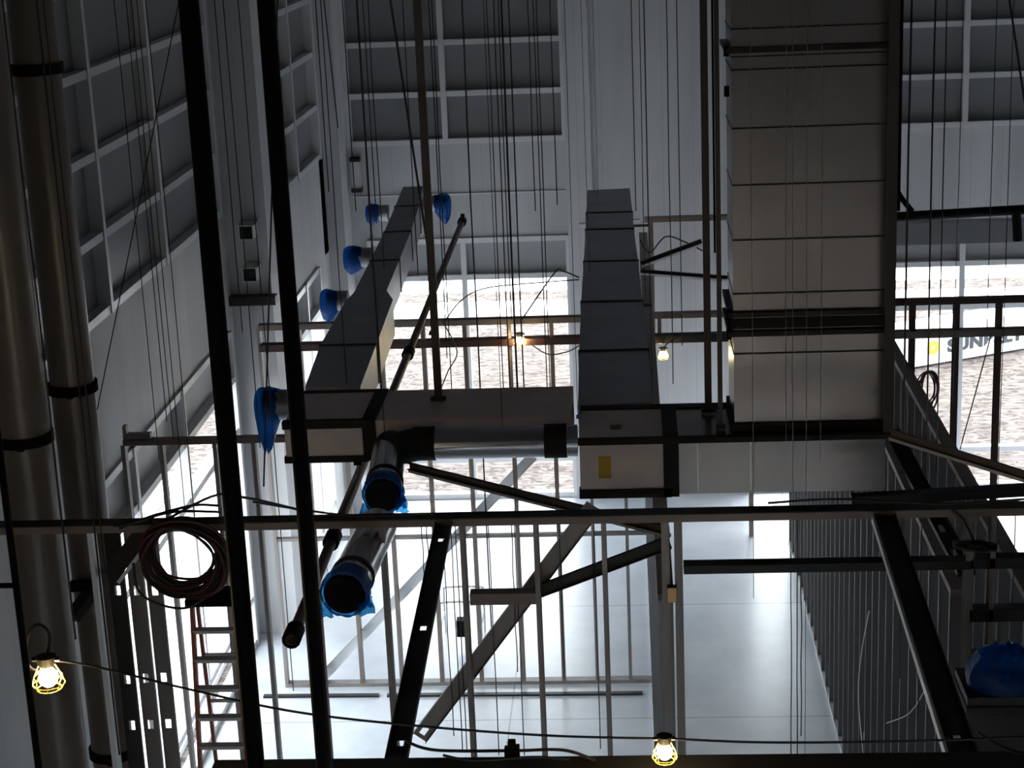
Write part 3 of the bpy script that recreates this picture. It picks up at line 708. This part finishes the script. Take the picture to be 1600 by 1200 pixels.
# ------------------------------------------------------------------ cables and coils
def coil(label, c, nrm, r0, r1, n, rt, mats, squash=1.0, tails=()):
    nrm = V(nrm).normalized(); t0 = V((0, 0, 1)) if abs(nrm.z) < .9 else V((1, 0, 0)); u = (t0 - nrm * t0.dot(nrm)).normalized(); v = nrm.cross(u)
    t = thing('cable_coil', c, label, 'cable')
    for k in range(n):
        rr = random.uniform(r0, r1); off = V(c) - u * (rr - r0) * random.uniform(.2, 1.0) + v * random.uniform(-.05, .05) * r1 * 2
        ph = random.uniform(0, 6.28); q = []
        for i in range(48):
            an = 2 * math.pi * i / 48
            q.append(off + (u * math.cos(an) + v * math.sin(an) * squash) * rr * (1 + .03 * math.sin(3 * an + ph)) + nrm * (.03 * math.sin(2 * an + ph) + random.uniform(-.002, .002) + (k - n / 2) * .006))
        MB().tube(q, rt, 6, closed=True).build('cable_loop', mats[k % len(mats)], t, True)
    for q in tails: MB().tube(arc(q, 8), rt, 6).build('cable_tail', mats[0], t, True)
    return t
cc = P(286, 865, 15.5)
coil('big dark coil of red and black cable hung on the foreground track at left', cc, (0, 1, .15), .28, .40, 24, .013, ['cable', 'redcable', 'cable', 'cable', 'redcable'], 1.0,
     [[P(340, 790, 15.5), P(300, 790, 15.69), P(232, 808, 15.69), P(186, 826, 15.69)], [P(345, 800, 15.58), P(270, 800, 15.58), P(205, 818, 15.55), P(178, 822, 15.6)], [P(230, 830, 15.58), P(330, 776, 15.58), P(385, 778, 15.58), P(465, 796, 15.55)],
      [P(208, 880, 15.58), P(222, 930, 15.58), P(290, 950, 15.55), P(350, 910, 15.55)]])
ch = P(1449, 606, 27.63)
coil('brown hose loop hanging on the right far studs below the sign', ch, (.12, 1, .05), .24, .33, 6, .013, ['redbrown', 'redcable'], .45,
     [[P(1384, 591, 27.6), P(1420, 597, 27.6), P(1444, 594, 27.6)], [P(1384, 606, 27.6), P(1418, 606, 27.6), P(1440, 596, 27.6)]])
cr_ = P(1527, 853, 15.5)
coil('black cable loop lying slack beside the right post of the opening', cr_, (.1, .35, 1), .17, .20, 5, .012, ['cable'], 1.0,
     [[P(1487, 797, 15.69), P(1506, 815, 15.66), P(1522, 848, 15.52), P(1524, 870, 15.5)]])
def cable(label, pts, r=.008, m='cable', n=10):
    return tag(MB().tube(arc(pts, n), r, 6).build('power_cable', m, None, True), label, 'cable')
cable('thin cable arching across the left back glazing from the header rail', [P(693, 505, 27.66), P(720, 470, 27.66), P(760, 450, 27.66), P(850, 441, 27.66), P(905, 437, 27.66)], .010)
cable('cable dropping diagonally to the lamp on the far left header', [P(905, 434, 27.6), P(880, 424, 27.6), P(866, 427, 27.6), P(815, 500, 27.6)], .012)
cable('cable hanging in a shallow loop below the lamp on the far header', [P(826, 535, 27.66), P(855, 553, 27.66), P(885, 550, 27.66), P(905, 540, 27.66)], .010)
cable('thin cable curling down left of the brown strut', [P(690, 500, 27.62), P(714, 548, 27.6), P(700, 580, 27.58), P(690, 605, 27.58)], .010)
cable('cable looping over the braces beside the middle duct', [P(1000, 375, 29.5), P(1015, 395, 29.5), P(1040, 370, 29.5), P(1070, 378, 29.5), P(1098, 392, 29.5)], .012)
cable('black cable lying along the top of the foreground track at right', [P(1200, 786, 15.72), P(1300, 780, 15.7), P(1400, 784, 15.7), P(1480, 787, 15.7), P(1600, 780, 15.7)], .012)
cable('slack wires over the foreground track beside the black poles', [P(395, 784, 15.7), P(470, 796, 15.7), P(560, 806, 15.7), P(680, 802, 15.7)], .011)
cable('white cable bowed among the dark corridor studs at lower right', [PX(1358, 955, 2.98), PX(1346, 1020, 2.98), PX(1341, 1090, 2.98), PX(1350, 1190, 2.98)], .008, 'lightsteel')
cable('thin pale cable swagging across the dark studs at lower right', [PX(1385, 1130, 2.98), PX(1420, 1115, 2.98), PX(1444, 1080, 2.98), PX(1452, 1060, 2.98)], .006, 'lightsteel')
cable('thick black cables bunched along the bottom beam', [P(632, 1157, 11.0), P(680, 1172, 11.0), P(800, 1173, 11.0), P(880, 1172, 11.0), P(930, 1188, 11.0)], .012)
cable('second black cable bunched under the first on the bottom beam', [P(692, 1180, 10.9), P(740, 1188, 10.9), P(830, 1183, 10.9), P(890, 1186, 10.9)], .010)
cable('black cable hanging at the lower right corner below the blue cover', [P(1525, 1145, 11.0), P(1560, 1165, 11.0), P(1590, 1176, 11.0), P(1620, 1180, 11.0)], .014)

# ------------------------------------------------------------------ string lights
def lamp(label, p, size, lit, power=0, tilt=0.0):
    p = V(p); t = thing('string_light', p, label, 'light')
    MB().tube([p + V((0, 0, .02)), p + V((0, 0, -size * .22))], [size * .34, size * .26], 14).build('socket', 'socket', t, True)
    MB().tube([p + V((-size * .45, 0, .0)), p + V((size * .45, 0, .0))], size * .09, 8).build('cable_clip', 'socket', t, True)
    b = MB(); rs = []
    for z, k in ((-.22, .12), (-.34, .20), (-.5, .30), (-.66, .33), (-.8, .28), (-.92, .15), (-.96, .02)): rs.append(b.ring(p + V((0, 0, size * z)), (0, 0, 1), size * k, 16))
    b.loft(rs); b.bm.faces.new(rs[-1]); b.build('bulb', 'bulb', t, True)
    b = MB()
    for k in range(8):
        an = 2 * math.pi * k / 8 + .2
        b.tube([p + V((math.cos(an) * size * f, math.sin(an) * size * f, size * z)) for z, f in ((-.18, .26), (-.35, .34), (-.6, .46), (-.85, .52), (-1.02, .40))], size * .018, 5)
    for z, f in ((-.6, .46), (-.85, .52), (-1.02, .40)):
        b.tube([p + V((math.cos(a_) * size * f, math.sin(a_) * size * f, size * z)) for a_ in [2 * math.pi * i / 16 for i in range(16)]], size * .018, 5, closed=True)
    b.build('wire_guard', 'yellowcage', t, True)
    if power:
        ld = bpy.data.lights.new('bulb light', 'POINT'); ld.energy = power; ld.color = (1, .72, .36); ld.shadow_soft_size = size * .3
        lo = bpy.data.objects.new('bulb_light', ld); COL.objects.link(lo); lo.parent = t; lo.location = (0, 0, -size * .6)
    return t
L1 = P(72, 1030, 10.6); lamp('lit caged work lamp at lower left in front of the tan pipes', L1, .20, 1, 4)
L2 = P(1038, 1154, 10.7); lamp('lit caged work lamp at the bottom edge above the black beam', L2, .155, 1, 2)
L3 = P(812, 522, 27.6); lamp('small lit work lamp on the far left header rail', L3, .18, 1, 5)
L4 = P(1036, 545, 27.6); lamp('small glowing lamp hanging in the corridor beside the middle duct', L4, .16, 1, 3)
cable('cable loop above the lower left lamp', [L1 + V((-.05, 0, -.1)), L1 + V((-.13, 0, -.02)), L1 + V((-.10, 0, .17)), L1 + V((-.02, 0, .24)), L1 + V((.04, 0, .17)), L1 + V((.01, 0, .02))], .012)
cable('long black lamp cable sagging from the lower left lamp to the bottom lamp', [L1, P(150, 1042, 10.6), P(300, 1078, 10.6), P(460, 1112, 10.6), P(640, 1133, 10.7), P(850, 1149, 10.7), L2], .009)
cable('lamp cable running right from the bottom lamp across the corridor', [L2, P(1200, 1160, 10.7), P(1420, 1158, 10.7), P(1640, 1150, 10.7)], .009)
cable('cable from which the corridor lamp hangs', [P(1060, 527, 27.66), P(1045, 535, 27.63), L4], .010)

# ------------------------------------------------------------------ ladder
a0, a1 = P(300, 940, 16.7), P(364, 936, 16.7)
lx, lw, lz = a0.x, a1.x - a0.x, a0.z
t = thing('step_ladder', (lx + lw / 2, 16.7, 0), 'tall orange and aluminium step ladder behind the left black pole', 'ladder')
for s_, x in ((0, lx), (1, lx + lw)):
    MB().bar((x + (.12 if s_ else -.12), 16.15, 0), (x, 16.7, lz), (1, 0, 0), .035, .08).build('side_rail', 'orange', t)
    MB().bar((x + (.08 if s_ else -.08), 17.7, 0), (x, 16.9, lz - .1), (1, 0, 0), .03, .05).build('rear_rail', 'orange', t)
k = 1
while k * .305 < lz - .15:
    z = lz - k * .305; f_ = 1 - z / lz
    MB().box((lx - .12 * f_, 16.66 - .55 * f_, z - .02), (lx + lw + .12 * f_, 16.76 - .55 * f_, z + .015)).build('step', 'alu', t); k += 1
for k in range(1, 12):
    z = lz - .16 - k * .55
    if z > .2:
        f_ = 1 - z / lz; MB().box((lx - .08 * f_, 16.9 + .8 * f_ - .015, z - .015), (lx + lw + .08 * f_, 16.9 + .8 * f_ + .015, z + .015)).build('rear_brace', 'alu', t)
MB().box((lx - .05, 16.6, lz - .02), (lx + lw + .05, 16.98, lz + .05)).build('top_cap', 'black', t)

# ------------------------------------------------------------------ wall boxes, pipe cover, small things
def light_box(label, px, py):
    p = P(px, py, 30); t = thing('wall_light_box', p, label, 'light', 'wall boxes on the white step wall')
    s = .13; x, z = p.x, p.z
    b = MB(); b.box((x - s, 29.6, z - s), (x - s + .02, 30, z + s)).box((x + s - .02, 29.6, z - s), (x + s, 30, z + s)).box((x - s, 29.6, z + s - .02), (x + s, 30, z + s)).box((x - s, 29.6, z - s), (x + s, 30, z - s + .02)); b.build('housing', 'whitebox', t)
    MB().box((x - s + .02, 29.66, z - s + .02), (x + s - .02, 29.7, z + s - .02)).build('dark_opening', 'void', t)
light_box('upper of two white wall boxes with a dark opening', 391, 357)
light_box('lower of two white wall boxes with a dark opening', 397, 422)
# blue covered stub duct lower right
c = P(1562, 1090, 14.2); wd = .27
t = thing('duct_stub', (c.x + .05, c.y + .3, 0), 'dark upright duct stub at lower right capped with blue film', 'duct')
MB().box((P(1512, 1090, 14.2).x, 14.2, 0), (P(1640, 1090, 14.2).x, 14.8, c.z)).build('duct_body', 'blackmetal', t)
MB().box((P(1512, 1090, 14.2).x - .01, 14.18, c.z - .16), (P(1640, 1090, 14.2).x, 14.82, c.z - .08)).build('band', 'sealant', t)
b = MB(); rs = []
cx0, cx1 = P(1517, 1090, 14.25).x, P(1640, 1090, 14.2).x; ccx = (cx0 + cx1) / 2; rw = (cx1 - cx0) / 2
for f_, hh in ((1.0, 0), (1.02, .10), (.92, .19), (.72, .27), (.4, .32), (.02, .33)):
    ring = []
    for i in range(28):
        an = 2 * math.pi * i / 28; ring.append(b.bm.verts.new((ccx + math.cos(an) * rw * f_ * random.uniform(.95, 1.04), 14.5 + math.sin(an) * .3 * f_, c.z + hh * random.uniform(.85, 1.1))))
    rs.append(ring)
b.loft(rs); b.build('plastic_cover', 'film', t, True)
p = P(1050, 928, 15.66)
t = thing('junction_box', p, 'small junction box with a painted orange glint on the corridor post above the bottom lamp', 'electrical box')
MB().box(p + V((-.045, -.03, -.075)), p + V((.045, .045, .075))).build('box_body', 'strut', t)
MB().box(p + V((-.04, -.036, -.07)), p + V((.04, -.03, .07))).build('cover_plate', 'orangeglint', t)  # cover tinted orange in place of the lamp's reflection
a, b = P(552, 296, D - .04), P(562, 248, D - .04)
t = thing('wall_bracket', a, 'pale upright wall bracket with dark ends beside the left back corner', 'bracket')
MB().box((a.x, D - .16, a.z), (b.x, D - .02, b.z)).build('bracket_body', 'whitebox', t)
for z in (a.z, b.z): MB().box((a.x - .02, D - .2, z - .04), (b.x + .02, D - .02, z + .04)).build('end_clip', 'blackmetal', t)
# floor cart of bent tube
q = PZ(722, 1012, 0)
t = thing('tube_cart', q, 'small white tube-framed cart on the pale floor behind the middle studs', 'cart')
for dy in (0, .7):
    MB().tube(arc([q + V((-.35, dy, 0)), q + V((-.35, dy, .75)), q + V((-.28, dy, .85)), q + V((.28, dy, .85)), q + V((.35, dy, .75)), q + V((.35, dy, 0))], 4), .02, 8).build('hoop', 'frame', t, True)
for dx in (-.35, .35): MB().tube([q + V((dx, 0, .4)), q + V((dx, .7, .4))], .018, 8).build('side_tube', 'frame', t, True)
MB().box(q + V((-.08, .0, .2)), q + V((.08, .2, .5))).build('control_box', 'black', t)
# trigger block hanging on a wire under the left duct
p = P(560, 752, 18.95)
t = thing('cable_pull', p, 'small black block hanging on wires left of the first blue-wrapped mouth', 'fitting')
MB().box(p + V((-.02, -.02, -.03)), p + V((.02, .02, .03))).build('block', 'black', t)
MB().tube([p, P(556, 712, 18.95)], .004, 5).tube([p + V((.01, 0, 0)), P(562, 712, 18.95)], .004, 5).build('wire', 'wire', t)
p = P(560, 722, 18.92); tag(MB().box(p + V((-.05, -.03, -.03)), p + V((.04, .03, .03))).bar(p + V((-.03, 0, 0)), p + V((-.03, 0, .06)), (1, 0, 0), .03, .02).build('beam_clamp', 'black'), 'black clamp under the near end of the left duct', 'clamp')

# ------------------------------------------------------------------ trailer outside
a, b = PZ(1372, 586, -.2), PZ(1640, 540, -.2)
dv = (b - a).normalized(); nv = V((dv.y, -dv.x, 0))
L_ = (b - a).length
t = thing('equipment_trailer', a, 'white rental trailer with dark lettering and a yellow sun outside the right glazing', 'trailer')
z0, z1 = -.1, .98
m_ = [a + V((0, 0, .05)), b + dv * 2 + V((0, 0, .05)), b + dv * 2 - nv * 1.0 + V((0, 0, .05)), a - nv * 1.0 + V((0, 0, .05))]
MB().hexa(m_ + [p + V((0, 0, 1.0)) for p in m_]).build('body', 'trailer', t)
def on_side(px, py):                                       # point on the trailer's near side
    r = ray(px, py); k = (a - CAM).dot(nv) / r.dot(nv); return CAM + r * k
def text_mesh(s, left, right, height, m, name, parent):
    cu = bpy.data.curves.new('letters', 'FONT'); cu.body = s; cu.size = 1; cu.extrude = .02; cu.offset = .055; cu.space_character = 1.08
    ob = bpy.data.objects.new('letters', cu); COL.objects.link(ob)
    bpy.context.view_layer.update()
    me = bpy.data.meshes.new_from_object(ob.evaluated_get(bpy.context.evaluated_depsgraph_get()))
    bpy.data.objects.remove(ob)
    xs_ = [v.co.x for v in me.vertices]; ys_ = [v.co.y for v in me.vertices]
    ex = (right - left); sx = ex.length / (max(xs_) - min(xs_)); sy = height / (max(ys_) - min(ys_)); ex = ex.normalized(); ez = V((0, 0, 1))
    org = parent_world(parent)
    for v in me.vertices:
        x, y, z = v.co
        v.co = left + ex * ((x - min(xs_)) * sx) + ez * ((y - min(ys_)) * sy) + nv * (.012 + z * .3) - org
    me.materials.clear(); me.materials.append(M[m]); o = bpy.data.objects.new(name, me); COL.objects.link(o); o.parent = parent
    return o
l_, r_ = on_side(1480, 551), on_side(1598, 535); r_.z = l_.z
text_mesh('SUNBELT', l_, r_, .37, 'letter', 'lettering', t)
c = on_side(1458, 543)
b_ = MB()
for k in range(12):
    an = 2 * math.pi * k / 12
    d1 = dv * math.cos(an) + V((0, 0, 1)) * math.sin(an)
    b_.bar(c + nv * .01 + d1 * .06, c + nv * .01 + d1 * .19, nv, .02, .075)
b_.build('sun_emblem', 'sunlogo', t)
